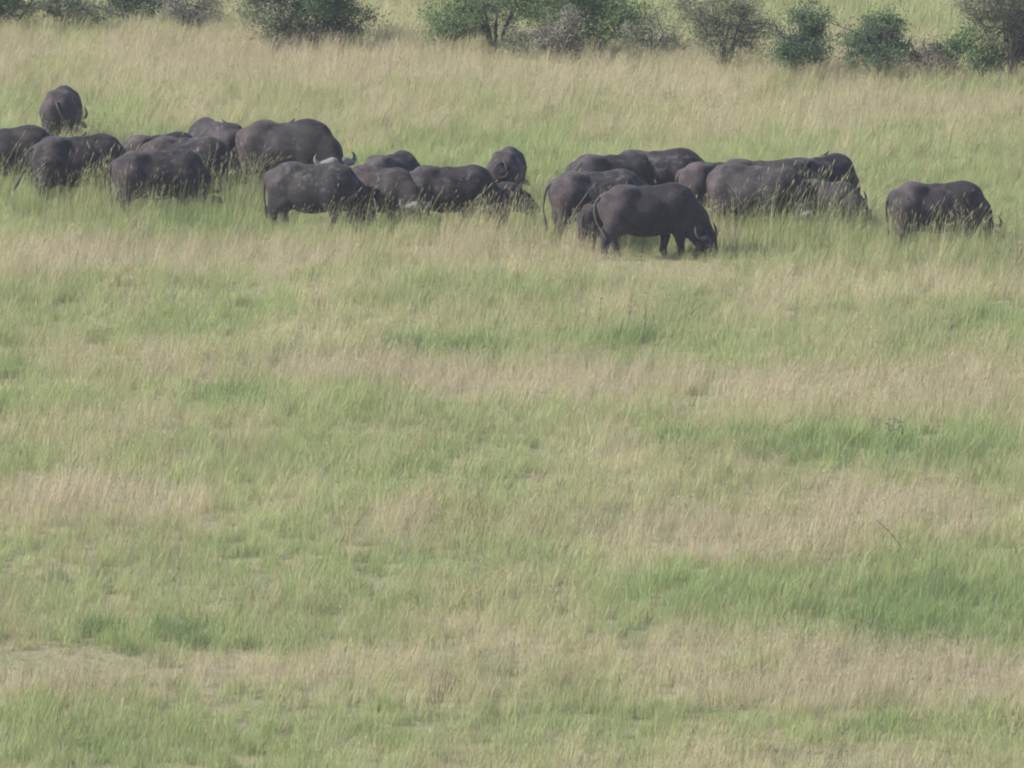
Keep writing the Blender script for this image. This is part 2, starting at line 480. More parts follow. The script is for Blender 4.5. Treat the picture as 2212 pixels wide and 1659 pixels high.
def surface_nets(Fv, org, h):
    s = Fv < 0
    nx, ny, nz = [d - 1 for d in Fv.shape]
    acc = np.zeros((nx, ny, nz, 3)); cnt = np.zeros((nx, ny, nz))
    cs = [(i, j, k) for i in (0, 1) for j in (0, 1) for k in (0, 1)]
    def sub(A, c): return A[c[0]:c[0] + nx, c[1]:c[1] + ny, c[2]:c[2] + nz]
    for c in cs:
        for ax in range(3):
            if c[ax]: continue
            d = list(c); d[ax] = 1
            f0 = sub(Fv, c); f1 = sub(Fv, d)
            m = sub(s, c) != sub(s, d)
            t = np.where(m, f0 / np.where(m, f0 - f1, 1), 0)
            for q in range(3):
                acc[..., q] += np.where(m, c[q] + (t if q == ax else 0), 0)
            cnt += m
    on = cnt > 0
    ii = np.argwhere(on)
    V = org + h * (ii + acc[on] / cnt[on][:, None])
    vid = -np.ones((nx, ny, nz), int); vid[on] = np.arange(len(ii))
    faces = []
    for ax in range(3):
        o1, o2 = [(1, 2), (2, 0), (0, 1)][ax]
        sl0 = [slice(0, None)] * 3; sl1 = [slice(0, None)] * 3
        sl0[ax] = slice(0, -1); sl1[ax] = slice(1, None)
        e = np.argwhere(s[tuple(sl0)] != s[tuple(sl1)])
        e = e[(e[:, o1] > 0) & (e[:, o2] > 0) & (e[:, o1] < Fv.shape[o1] - 1) & (e[:, o2] < Fv.shape[o2] - 1)]
        if not len(e): continue
        ins = s[e[:, 0], e[:, 1], e[:, 2]]
        def cell(d1, d2):
            q = e.copy(); q[:, o1] += d1; q[:, o2] += d2
            return vid[q[:, 0], q[:, 1], q[:, 2]]
        quad = np.stack([cell(-1, -1), cell(0, -1), cell(0, 0), cell(-1, 0)], 1)
        quad[~ins] = quad[~ins][:, ::-1]
        faces.append(quad)
    return V, np.concatenate(faces)

def hide_material(name, base, warm, mud, seed):
    """dark buffalo hide: worn hair made paler on the rump by sunlight put into the colour, dust on the upper side, dried mud"""
    t = NT(name)
    tc = t.node('ShaderNodeTexCoord')
    mp = t.node('ShaderNodeMapping'); mp.inputs['Location'].default_value = (seed * 3.7, seed * 1.9, seed * 2.3)
    t.link(tc.outputs['Object'], mp.inputs[0])
    n1 = t.node('ShaderNodeTexNoise', i_Scale=2.2, i_Detail=6.0, i_Roughness=0.62); t.link(mp.outputs[0], n1.inputs['Vector'])
    n2 = t.node('ShaderNodeTexNoise', i_Scale=14.0, i_Detail=6.0, i_Roughness=0.7); t.link(mp.outputs[0], n2.inputs['Vector'])
    base *= .33
    b0 = tuple(base * .75 * q for q in (1.0, .91, 1.04)); b1 = tuple(base * 2.5 * q for q in (1.02 + .22 * warm, .91, .95 - .12 * warm))
    c = t.ramp(n1.outputs['Fac'], [(.36, b0), (.64, b1)])
    c2 = t.ramp(n2.outputs['Fac'], [(.3, .5), (.7, 1.6)])
    col = t.mix(1.0, c.outputs[0], c2.outputs[0], 'MULTIPLY')
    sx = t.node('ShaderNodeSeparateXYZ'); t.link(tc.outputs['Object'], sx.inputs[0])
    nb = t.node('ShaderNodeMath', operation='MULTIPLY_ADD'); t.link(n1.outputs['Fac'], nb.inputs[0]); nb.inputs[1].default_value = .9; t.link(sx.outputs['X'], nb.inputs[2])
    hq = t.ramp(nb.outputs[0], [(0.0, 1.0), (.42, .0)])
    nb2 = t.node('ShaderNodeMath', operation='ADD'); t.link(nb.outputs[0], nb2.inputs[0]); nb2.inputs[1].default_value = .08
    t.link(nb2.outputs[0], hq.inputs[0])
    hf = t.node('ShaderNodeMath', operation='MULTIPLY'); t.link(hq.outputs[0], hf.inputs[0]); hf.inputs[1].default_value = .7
    pale = t.mix(1.0, t.mix(.35, col, tuple(base * 1.5 * q for q in (1.0, .9, .9))), (2.3, 2.08, 2.12), 'MULTIPLY')  # hindquarters lightened: worn coat plus a sunlit look put into the colour
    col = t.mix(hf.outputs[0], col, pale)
    # dried mud, mostly along the back and rump
    n3 = t.node('ShaderNodeTexNoise', i_Scale=5.5, i_Detail=8.0, i_Roughness=0.72); t.link(mp.outputs[0], n3.inputs['Vector'])
    sep = t.node('ShaderNodeSeparateXYZ'); t.link(tc.outputs['Object'], sep.inputs[0])
    hr = t.ramp(sep.outputs['Z'], [(.85, 0.0), (1.0, 1.0)])
    mr = t.ramp(n3.outputs['Fac'], [(.57 - .12 * mud, 0.0), (.69 - .10 * mud, 1.0)])
    mm = t.node('ShaderNodeMath', operation='MULTIPLY'); t.link(hr.outputs[0], mm.inputs[0]); t.link(mr.outputs[0], mm.inputs[1])
    m2 = t.node('ShaderNodeMath', operation='MULTIPLY'); t.link(mm.outputs[0], m2.inputs[0]); m2.inputs[1].default_value = min(1.0, .35 + .55 * mud)
    col = t.mix(m2.outputs[0], col, (.105, .093, .088))
    b = t.node('ShaderNodeBsdfPrincipled', i_Roughness=0.75)
    b.inputs['Specular IOR Level'].default_value = 0.15
    b.inputs['Sheen Weight'].default_value = 0.05
    b.inputs['Sheen Roughness'].default_value = 0.5
    t.link(col, b.inputs['Base Color'])
    bp = t.node('ShaderNodeBump', i_Strength=0.5, i_Distance=0.03); t.link(n2.outputs['Fac'], bp.inputs['Height']); t.link(bp.outputs[0], b.inputs['Normal'])
    t.link(b.outputs[0], t.out.inputs[0])
    return t.m

def plain(name, col, rough=.6, var=.3, scale=20.0):
    t = NT(name)
    tc = t.node('ShaderNodeTexCoord')
    n = t.node('ShaderNodeTexNoise', i_Scale=scale, i_Detail=4.0); t.link(tc.outputs['Object'], n.inputs['Vector'])
    c = t.ramp(n.outputs['Fac'], [(.3, tuple(q * (1 - var) for q in col)), (.7, tuple(q * (1 + var) for q in col))])
    b = t.node('ShaderNodeBsdfPrincipled', i_Roughness=rough); t.link(c.outputs[0], b.inputs['Base Color'])
    t.link(b.outputs[0], t.out.inputs[0])
    return t.m

def horn_material(name, boss, tip):
    t = NT(name)
    a = t.node('ShaderNodeAttribute', attribute_name='along', attribute_type='GEOMETRY')
    tc = t.node('ShaderNodeTexCoord')
    n = t.node('ShaderNodeTexNoise', i_Scale=18.0, i_Detail=5.0); t.link(tc.outputs['Object'], n.inputs['Vector'])
    c = t.ramp(a.outputs['Fac'], [(.25, boss), (.55, tuple((p + q) / 2 for p, q in zip(boss, tip))), (.85, tip)])
    c2 = t.ramp(n.outputs['Fac'], [(.3, .7), (.7, 1.2)])
    b = t.node('ShaderNodeBsdfPrincipled', i_Roughness=.6); t.link(t.mix(1.0, c.outputs[0], c2.outputs[0], 'MULTIPLY'), b.inputs['Base Color'])
    t.link(b.outputs[0], t.out.inputs[0])
    return t.m
HORN_PALE = horn_material('horn_pale', (.175, .16, .152), (.085, .075, .07))
HORN_GREY = horn_material('horn_grey', (.18, .165, .16), (.06, .055, .05))
HORN_DARK = horn_material('horn_dark', (.085, .075, .072), (.03, .026, .025))
TAIL_MAT = plain('tail_hair', (.022, .018, .019), .8)
EAR_MAT = plain('ear_hide', (.045, .038, .036), .8)
EYE_MAT = plain('eye_dark', (.012, .010, .009), .15)

TAILS = {   # points in the animal's frame, x forward, y to its left
    'hang': [(-.96, 0, 1.20), (-1.03, 0, 1.10), (-1.045, .01, .87), (-1.02, .02, .64), (-1.01, .02, .46)],
    'hang_out': [(-.96, 0, 1.20), (-1.05, .02, 1.12), (-1.10, .04, .90), (-1.11, .05, .68), (-1.08, .05, .48)],
    'swing_left': [(-.98, 0, 1.20), (-1.09, .08, 1.08), (-1.12, .22, .88), (-1.15, .30, .70), (-1.22, .36, .62)],
    'swing_right': [(-.98, 0, 1.20), (-1.08, -.04, 1.10), (-1.12, -.12, .92), (-1.10, -.22, .74), (-1.02, -.32, .58)],
    'curl': [(-.98, 0, 1.22), (-1.10, .10, 1.17), (-1.12, .16, 1.02), (-1.12, .08, .88), (-1.11, -.08, .87), (-1.10, -.17, .98), (-1.08, -.14, 1.1)],
    'over': [(-.98, 0, 1.22), (-1.09, .0, 1.16), (-1.11, -.10, 1.07), (-1.02, -.28, 1.05), (-.88, -.40, 1.06), (-.72, -.44, 1.02), (-.60, -.45, .98)],
    'flick': [(-.96, 0, 1.22), (-1.05, 0, 1.16), (-1.09, .03, 1.0), (-1.13, .05, .80), (-1.22, .06, .62), (-1.26, .06, .56)],
}

HORNS = {   # side, forehead normal, back of head; radius
    'bull': ([(.015, .085, .00), (.15, .105, .02), (.30, .06, .02), (.43, .0, .03), (.52, -.01, .11), (.53, .01, .21), (.48, .03, .29)], [.105, .115, .085, .066, .050, .031, .006]),
    'cow': ([(.05, .05, .02), (.15, .07, .03), (.28, .05, .02), (.39, .02, .05), (.46, .02, .15), (.46, .03, .27), (.40, .05, .36)], [.05, .056, .048, .040, .031, .020, .005]),
    'young': ([(.06, .04, .04), (.14, .06, .08), (.22, .06, .14), (.27, .06, .22), (.28, .06, .29)], [.036, .035, .028, .018, .004]),
}

def buffalo(label, px, py, size, heading, reach=1.24, poll_z=.62, yaw=0.0, nod=72.0, muzzle_drop=0.0, tail='hang', horn='cow', horn_mat=None, base=.030, warm=.2, mud=.2, stance=0.0, seed=0, belly=1.0, group=None, roll=0.0, hump=0.0):
    rnd = random.Random(1000 + seed)
    g = ground_at(px, py)
    root = empty('buffalo', (g.x, g.y, g.z), R(heading), size)
    tag(root, label, 'buffalo', group)
    h = .036
    org = np.array([-1.25, -1.0, -.06]); top = np.array([2.0, 1.0, 1.72])
    dim = np.ceil((top - org) / h).astype(int)
    ax = [org[i] + h * np.arange(dim[i]) for i in range(3)]
    Fv = np.full(tuple(dim), 1.0)
    def box(lo, hi, k):
        sl = []
        for i in range(3):
            a = max(0, int((lo[i] - k - .12 - org[i]) / h)); b = min(dim[i], int((hi[i] + k + .12 - org[i]) / h) + 2)
            sl.append(slice(a, max(b, a + 1)))
        P = np.stack(np.meshgrid(*[ax[i][sl[i]] for i in range(3)], indexing='ij'), -1)
        return tuple(sl), P
    def add(sl, d, k):
        f = Fv[sl]
        q = np.clip(.5 + .5 * (d - f) / k, 0, 1)
        Fv[sl] = d * (1 - q) + f * q - k * q * (1 - q)
    def cone(a, b, ra, rb, k=.08, sy=1.0):
        m = max(ra, rb)
        sl, P = box(np.minimum(a, b) - m, np.maximum(a, b) + m, k)
        add(sl, sd_cone(P, a, b, ra, rb, sy), k)
    def ellip(c, r, k=.12):
        c = np.array(c, float); r = np.array(r, float)
        sl, P = box(c - r, c + r, k); add(sl, sd_ell(P, c, r), k)
    def carve(c, r, k=.1):
        c = np.array(c, float); r = np.array(r, float)
        sl, P = box(c - r, c + r, k)
        f = Fv[sl]; d = -sd_ell(P, c, r)
        q = np.clip(.5 - .5 * (d - f) / k, 0, 1)
        Fv[sl] = d * (1 - q) + f * q + k * q * (1 - q)
    # trunk
    bony = rnd.uniform(.7, 1.25); wh = rnd.uniform(-.02, .045); ln = rnd.uniform(-.03, .03)
    ellip((-.58, 0, .97), (.42, .36, .42))
    ellip((-.05, 0, .885), (.72, .45 * belly, .475 * (.5 + .5 * belly)), .14)
    ellip((.44, 0, .945 + hump * .5), (.42, .36, .455 + hump * .5), .14)
    ellip((.40 + ln, 0, 1.14 + wh * .6 + hump), (.36, .15, .25), .14)                       # withers
    cone((-.54, 0, 1.345), (-.05, 0, 1.325), .065, .065, .10)
    cone((-.05, 0, 1.325), (.40, 0, 1.305 + wh * .6 + hump), .065, .08, .10)             # spine
    for s in (-1, 1):
        ellip((-.49, s * .17, 1.315 + .02 * bony), (.19, .12, .08 * bony), .17)            # hip bones
        ellip((-.86, s * .12, 1.10), (.15, .14, .18), .10)            # pin bones
        ellip((.50, s * .26, .95), (.26, .14, .36), .08)              # shoulder blades
    ellip((.66, 0, .80), (.18, .17, .24), .10)                         # brisket
    # legs: the two of a pair are set a little apart
    for s in (-1, 1):
        f1 = stance * s + rnd.uniform(-.06, .06); f2 = -stance * s + rnd.uniform(-.06, .06)
        y = s * .21
        cone((-.62, s * .17, .98), (-.50 + f1 * .3, s * .24, .68), .27, .17, .10)
        cone((-.66, s * .18, .90), (-.78 + f1 * .6, y, .50), .25, .115, .10)
        cone((-.50 + f1 * .3, s * .24, .68), (-.76 + f1 * .6, y, .47), .17, .105, .06)
        cone((-.78 + f1 * .6, y, .50), (-.74 + f1, y, .13), .098, .072, .04)
        cone((-.74 + f1, y, .13), (-.70 + f1, y, .02), .066, .082, .04)
        cone((.48, s * .2, .92), (.42 + f2 * .4, s * .22, .66), .21, .15, .09)
        cone((.42 + f2 * .4, s * .22, .66), (.47 + f2 * .7, s * .2, .38), .145, .094, .05)
        cone((.47 + f2 * .7, s * .2, .38), (.46 + f2, s * .2, .12), .088, .068, .04)
        cone((.46 + f2, s * .2, .12), (.50 + f2, s * .2, .02), .062, .08, .04)
    for s in (-1, 1):
        carve((-.27, s * .52, 1.17), (.20, .13 * bony, .16), .13)            # hollow of the flank
    # neck and head
    ya = R(yaw)
    poll = np.array([.62 + (reach - .62) * math.cos(ya * .6), (reach - .62) * math.sin(ya * .6), poll_z])
    root_n = np.array([.58, 0, 1.06])
    midn = (root_n + poll) / 2 + np.array([.03, 0, .03])
    cone(root_n, midn, .35, .27, .14, 1.25)
    cone(midn, poll, .27, .19, .10, 1.2)
    cone(np.array([.5, 0, 1.28]), (midn + np.array([0, 0, .17])), .12, .08, .12)   # crest of the neck
    cone(np.array([.68, 0, .80]), (poll + np.array([-.10, 0, -.10])), .20, .13, .12)
    nd = R(nod)
    d = Vector((math.cos(nd) * math.cos(ya), math.cos(nd) * math.sin(ya), -math.sin(nd)))
    w = Vector((-math.sin(ya), math.cos(ya), 0))
    u = d.cross(w)
    if roll:
        q = Matrix.Rotation(R(roll), 3, d); w = q @ w; u = q @ u
    pl = Vector(poll)
    def hp(a, b, c): return np.array(pl + w * a + u * b - d * c)
    cone(hp(0, .0, 0), hp(0, .01, -.26), .165, .125, .06)
    cone(hp(0, .01, -.26), hp(0, -.01, -.46), .115, .098, .05)
    ellip(hp(0, -.02, -.50), (.10, .10, .085), .04)                   # muzzle
    cone(hp(0, -.11, -.06), hp(0, -.06, -.40), .10, .07, .06)         # jaw
    for s in (-1, 1):
        ellip(hp(s * .115, .06, -.13), (.05, .05, .05), .04)          # brows
    V, Fc = surface_nets(Fv, org, h)
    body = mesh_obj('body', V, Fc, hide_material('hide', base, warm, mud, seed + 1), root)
    sm = body.modifiers.new('soften', 'SMOOTH'); sm.factor = .5; sm.iterations = 2
    # horns, ears, eyes
    if horn:
        pts, rad = HORNS[horn]
        for s in (-1, 1):
            hs = .80
            pp, rr = smooth_path([hp(s * a * hs, b * hs + .01, c * hs) for a, b, c in pts], [q * .9 for q in rad], 4)
            v, f = tube(pp, rr, 10)
            ho = mesh_obj('horn', v, f, horn_mat or (HORN_GREY if horn == 'bull' else HORN_DARK), root)
            at = ho.data.attributes.new('along', 'FLOAT', 'POINT')
            at.data.foreach_set('value', [(i // 10) / (len(pp) - 1) for i in range(len(v))])
    for s in (-1, 1):
        drop = .05 if horn else .0
        pts = [hp(s * .12, -.03, -.02), hp(s * .20, -.05, -.03 - drop), hp(s * .29, -.07, -.06 - drop), hp(s * .36, -.09, -.10 - drop), hp(s * .41, -.10, -.13 - drop)]
        v, f = tube(pts, [.03, .06, .075, .05, .006], 8, .28)
        mesh_obj('ear', v, f, EAR_MAT, root)
        c = hp(s * .135, .055, -.15)
        v, f = tube([c + np.array(u) * q for q in (-.02, -.012, 0, .012, .02)], [.004, .018, .022, .018, .004], 8)
        mesh_obj('eye', v, f, EYE_MAT, root)
    tp = TAILS[tail]
    pp, rr = smooth_path(tp, [.045] + [.024] * (len(tp) - 3) + [.019, .016], 4)
    v, f = tube(pp, rr, 7)
    tl = mesh_obj('tail', v, f, TAIL_MAT, root)
    e0 = Vector(tp[-2]); e1 = Vector(tp[-1]); dd = (e1 - e0).normalized()
    v, f = tube([e1 - dd * .08, e1 - dd * .02, e1 + dd * .06, e1 + dd * .16, e1 + dd * .24], [.016, .034, .04, .028, .004], 7)
    mesh_obj('tail_tuft', v, f, TAIL_MAT, tl)
    root['hip'] = size
    return root

HERD = 'grazing herd of buffalo'
ANIMALS = [
 dict(label='lone buffalo at the upper edge of the herd, seen from behind, one horn showing', px=62, py=150, size=0.93, heading=86, yaw=-30, reach=1.15, tail='swing_right', horn='cow', horn_mat=HORN_GREY, mud=.1, base=.028, belly=1.08),
 dict(label='buffalo cut off by the edge of the picture, only shoulder and flank in view', px=8, py=196, size=1.0, heading=6, warm=.5, mud=.1, base=.036, reach=1.2, poll_z=.55, hump=0.05),
 dict(label='broad dark buffalo flicking its tufted tail beside the one cut off by the picture edge', px=79, py=207, size=1.03, heading=22, tail='flick', mud=.3, base=.024, warm=.3, belly=1.05, reach=1.12, poll_z=.5),
 dict(label='dark buffalo grazing low in tall grass, pale hooked horn curling up before its muzzle', px=160, py=220, size=.99, heading=13, mud=.35, base=.026, tail='hang', horn_mat=HORN_GREY, reach=1.08, poll_z=0.5, yaw=58, horn='cow', nod=55),
 dict(label='brownish buffalo with its tail swung round onto its flank', px=160, py=198, size=.93, heading=32, tail='over', warm=0.7, base=0.036, mud=.2, reach=1.15),
 dict(label='grey brown buffalo grazing between the tail swinging one and the big bull', px=187, py=204, size=.97, heading=-14, warm=.5, base=0.033, mud=.45, reach=1.12, poll_z=.5, horn_mat=HORN_GREY, yaw=45),
 dict(label='buffalo turned away with a small bird on its back, just behind the big bull', px=217, py=189, size=1.0, heading=118, warm=.3, base=0.033, mud=.3, tail='hang', belly=1.05, reach=1.15),
 dict(label='largest bull with pale horn boss, head half lowered and a bird on its back', px=288, py=197, size=1.09, heading=-20, horn='bull', horn_mat=HORN_PALE, warm=.6, base=0.033, mud=.1, reach=1.10, poll_z=0.68, yaw=-40, nod=62, stance=.10, hump=0.07),
 dict(label='mud splashed dark buffalo standing in front of the big bull, head down in the grass', px=314, py=234, size=1.0, heading=-22, mud=0.5, base=.026, warm=.1, horn='cow', horn_mat=HORN_PALE, reach=1.12, poll_z=.50, tail='hang_out', stance=.08, yaw=55),
 dict(label='reddish brown buffalo with broad whitish horn boss turned towards the viewer', px=381, py=231, size=0.91, heading=-42, horn='bull', horn_mat=HORN_PALE, warm=0.8, base=0.03, mud=.2, reach=1.14, poll_z=.62, yaw=-10, nod=66),
 dict(label='round backed buffalo half hidden behind the reddish brown one', px=391, py=214, size=0.87, heading=58, warm=.4, base=.036, mud=.2, tail='hang'),
 dict(label='long dark buffalo with a sagging back, in the middle of the herd', px=450, py=232, size=0.94, heading=4, warm=.3, base=.028, mud=.3, reach=1.02, poll_z=.46, yaw=-35, tail='hang', nod=70),
 dict(label='young dark buffalo showing only its neck and head past the long dark one', px=492, py=229, size=0.66, heading=0, warm=.5, base=.028, mud=.0, reach=1.28, poll_z=.62, horn='young', nod=62),
 dict(label='small buffalo seen squarely from behind with its tail curled up in a ring', px=507, py=207, size=0.83, heading=82, warm=.7, base=.036, mud=.1, tail='curl', belly=.88, horn='young'),
 dict(label='grey buffalo behind the front cow, pointed hip and short dark tail', px=613, py=223, size=.99, heading=26, warm=.1, base=.030, mud=.35),
 dict(label='flat backed dark buffalo speckled with pale mud, rearmost of the group by the front cow', px=657, py=220, size=1.0, heading=5, warm=.1, base=.024, mud=0.6, belly=1.05, hump=0.04),
 dict(label='grey buffalo with a long tail hanging clear of its rump, behind the calf', px=597, py=242, size=1.0, heading=18, warm=.2, base=.032, mud=.6, tail='hang_out'),
 dict(label='cow nearest the viewer, legs in view and face turned to show ear and horn', px=649, py=258, size=1.02, heading=14, warm=.35, base=.030, mud=.0, reach=1.16, poll_z=0.37, yaw=-46, nod=68, horn='cow', horn_mat=HORN_DARK, stance=.16, tail='swing_right'),
 dict(label='small calf tucked against the hind leg of the nearest cow', px=602, py=250, size=0.66, heading=55, warm=.4, base=.024, mud=.0, horn=None, reach=1.2, poll_z=.9, nod=40, belly=.85, stance=.05),
 dict(label='buffalo with tan lit rump directly behind the neck of the nearest cow', px=722, py=228, size=.95, heading=20, warm=.5, base=.038, mud=.2),
 dict(label='large grey buffalo with pale boss, between the tan rumped one and the small brown one', px=757, py=238, size=1.03, heading=-24, warm=.35, base=0.034, mud=.3, horn='bull', horn_mat=HORN_GREY, reach=1.04, poll_z=0.46, belly=1.04),
 dict(label='buffalo mostly hidden behind the large grey one, only its humped shoulders showing', px=763, py=233, size=1.04, heading=-2, warm=.7, base=.036, mud=.1),
 dict(label='small brown buffalo with short upright horns in front of the darkest bull', px=827, py=239, size=.82, heading=-40, warm=0.5, base=0.025, mud=.05, horn='young', horn_mat=HORN_GREY, reach=1.18, poll_z=.6),
 dict(label='darkest bull with a bird on its shoulders, behind the small brown buffalo', px=818, py=228, size=1.02, heading=44, warm=.0, base=.018, mud=.1, belly=1.05, reach=1.0, poll_z=0.4),
 dict(label='buffalo standing apart from the herd near the far end, horn tip curving over the grass', px=938, py=254, size=1.0, heading=9, warm=.3, base=.032, mud=.25, reach=1.08, poll_z=0.48, nod=55, yaw=55, horn_mat=HORN_GREY, tail='hang'),
]
herd = []
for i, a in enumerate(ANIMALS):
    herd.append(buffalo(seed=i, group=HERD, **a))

# birds that ride on the backs
BIRD_MAT = plain('bird_plumage', (.05, .042, .036), .7)
BEAK_MAT = plain('bird_beak', (.45, .12, .05), .4)
def bird(label, who, x, y, z, rz):
    h = herd[who]
    p = Matrix.Translation(h.location) @ Matrix.Rotation(h.rotation_euler.z, 4, 'Z') @ Matrix.Scale(h.scale.x, 4) @ Vector((x, y, z))
    o = empty('oxpecker', p, R(rz), .72)
    tag(o, label, 'bird', 'birds riding on the buffalo')
    v, f = tube([(-.085, 0, .06), (-.06, 0, .07), (-.01, 0, .085), (.04, 0, .12), (.055, 0, .14)], [.01, .026, .042, .03, .02], 8)
    mesh_obj('body', v, f, BIRD_MAT, o)
    v, f = tube([(.035, 0, .14), (.045, 0, .15), (.06, 0, .158), (.078, 0, .157), (.088, 0, .155)], [.006, .021, .024, .016, .005], 8)
    mesh_obj('head', v, f, BIRD_MAT, o)
    v, f = tube([(.08, 0, .156), (.10, 0, .152), (.115, 0, .146)], [.008, .007, .002], 6)
    mesh_obj('beak', v, f, BEAK_MAT, o)
    v, f = tube([(-.07, 0, .065), (-.13, 0, .045), (-.17, 0, .025)], [.014, .016, .009], 6, .4)
    mesh_obj('tail', v, f, BIRD_MAT, o)
    for s in (-1, 1):
        v, f = tube([(0, s * .016, .055), (.006, s * .018, .02), (.004, s * .018, -.02)], [.006, .004, .004], 5)
        mesh_obj('leg', v, f, BEAK_MAT, o)
bird('tiny dark bird perched on the back of the largest bull', 7, .08, 0, 1.385, 10)
bird('tiny dark bird on the back of the buffalo turned away', 6, -.45, .05, 1.385, 160)
bird('tiny dark bird riding the darkest bull behind the small brown buffalo', 23, .22, 0, 1.395, 20)
bird('tiny dark bird on the broad buffalo that flicks its tail', 2, .12, 0, 1.39, 40)

# ------------------------------------------------------------------ shrubs
def leaf_material(name, c0, c1, c2):
    t = NT(name)
    v = t.node('ShaderNodeAttribute', attribute_name='leaf_tone', attribute_type='GEOMETRY')
    c = t.ramp(v.outputs['Fac'], [(0.0, c0), (.5, c1), (1.0, c2)])
    d = t.node('ShaderNodeBsdfPrincipled', i_Roughness=0.75); d.inputs['Specular IOR Level'].default_value = .15
    tr = t.node('ShaderNodeBsdfTranslucent')
    t.link(c.outputs[0], d.inputs['Base Color']); t.link(c.outputs[0], tr.inputs[0])
    m = t.node('ShaderNodeMixShader'); m.inputs[0].default_value = .25
    t.link(d.outputs[0], m.inputs[1]); t.link(tr.outputs[0], m.inputs[2]); t.link(m.outputs[0], t.out.inputs[0])
    return t.m
LEAF = {
    'dark': leaf_material('leaf_dark', (0.0381, 0.0734, 0.0419), (0.0761, 0.1258, 0.0594), (0.1427, 0.1922, 0.0874)),
    'green': leaf_material('leaf_green', (0.0609, 0.1083, 0.0455), (0.1294, 0.1887, 0.0768), (0.2284, 0.2708, 0.1136)),
    'olive': leaf_material('leaf_olive', (0.0914, 0.1188, 0.0734), (0.1713, 0.1887, 0.1154), (0.2664, 0.2621, 0.1572)),
    'grey': leaf_material('leaf_grey_brown', (0.1318, 0.1317, 0.0995), (0.1976, 0.1882, 0.1411), (0.2782, 0.2486, 0.1882)),
}
BARK = plain('bark', (.075, .065, .058), .9, .4, 12)
BARK_PALE = plain('bark_pale', (.42, .40, .36), .8, .2, 12)

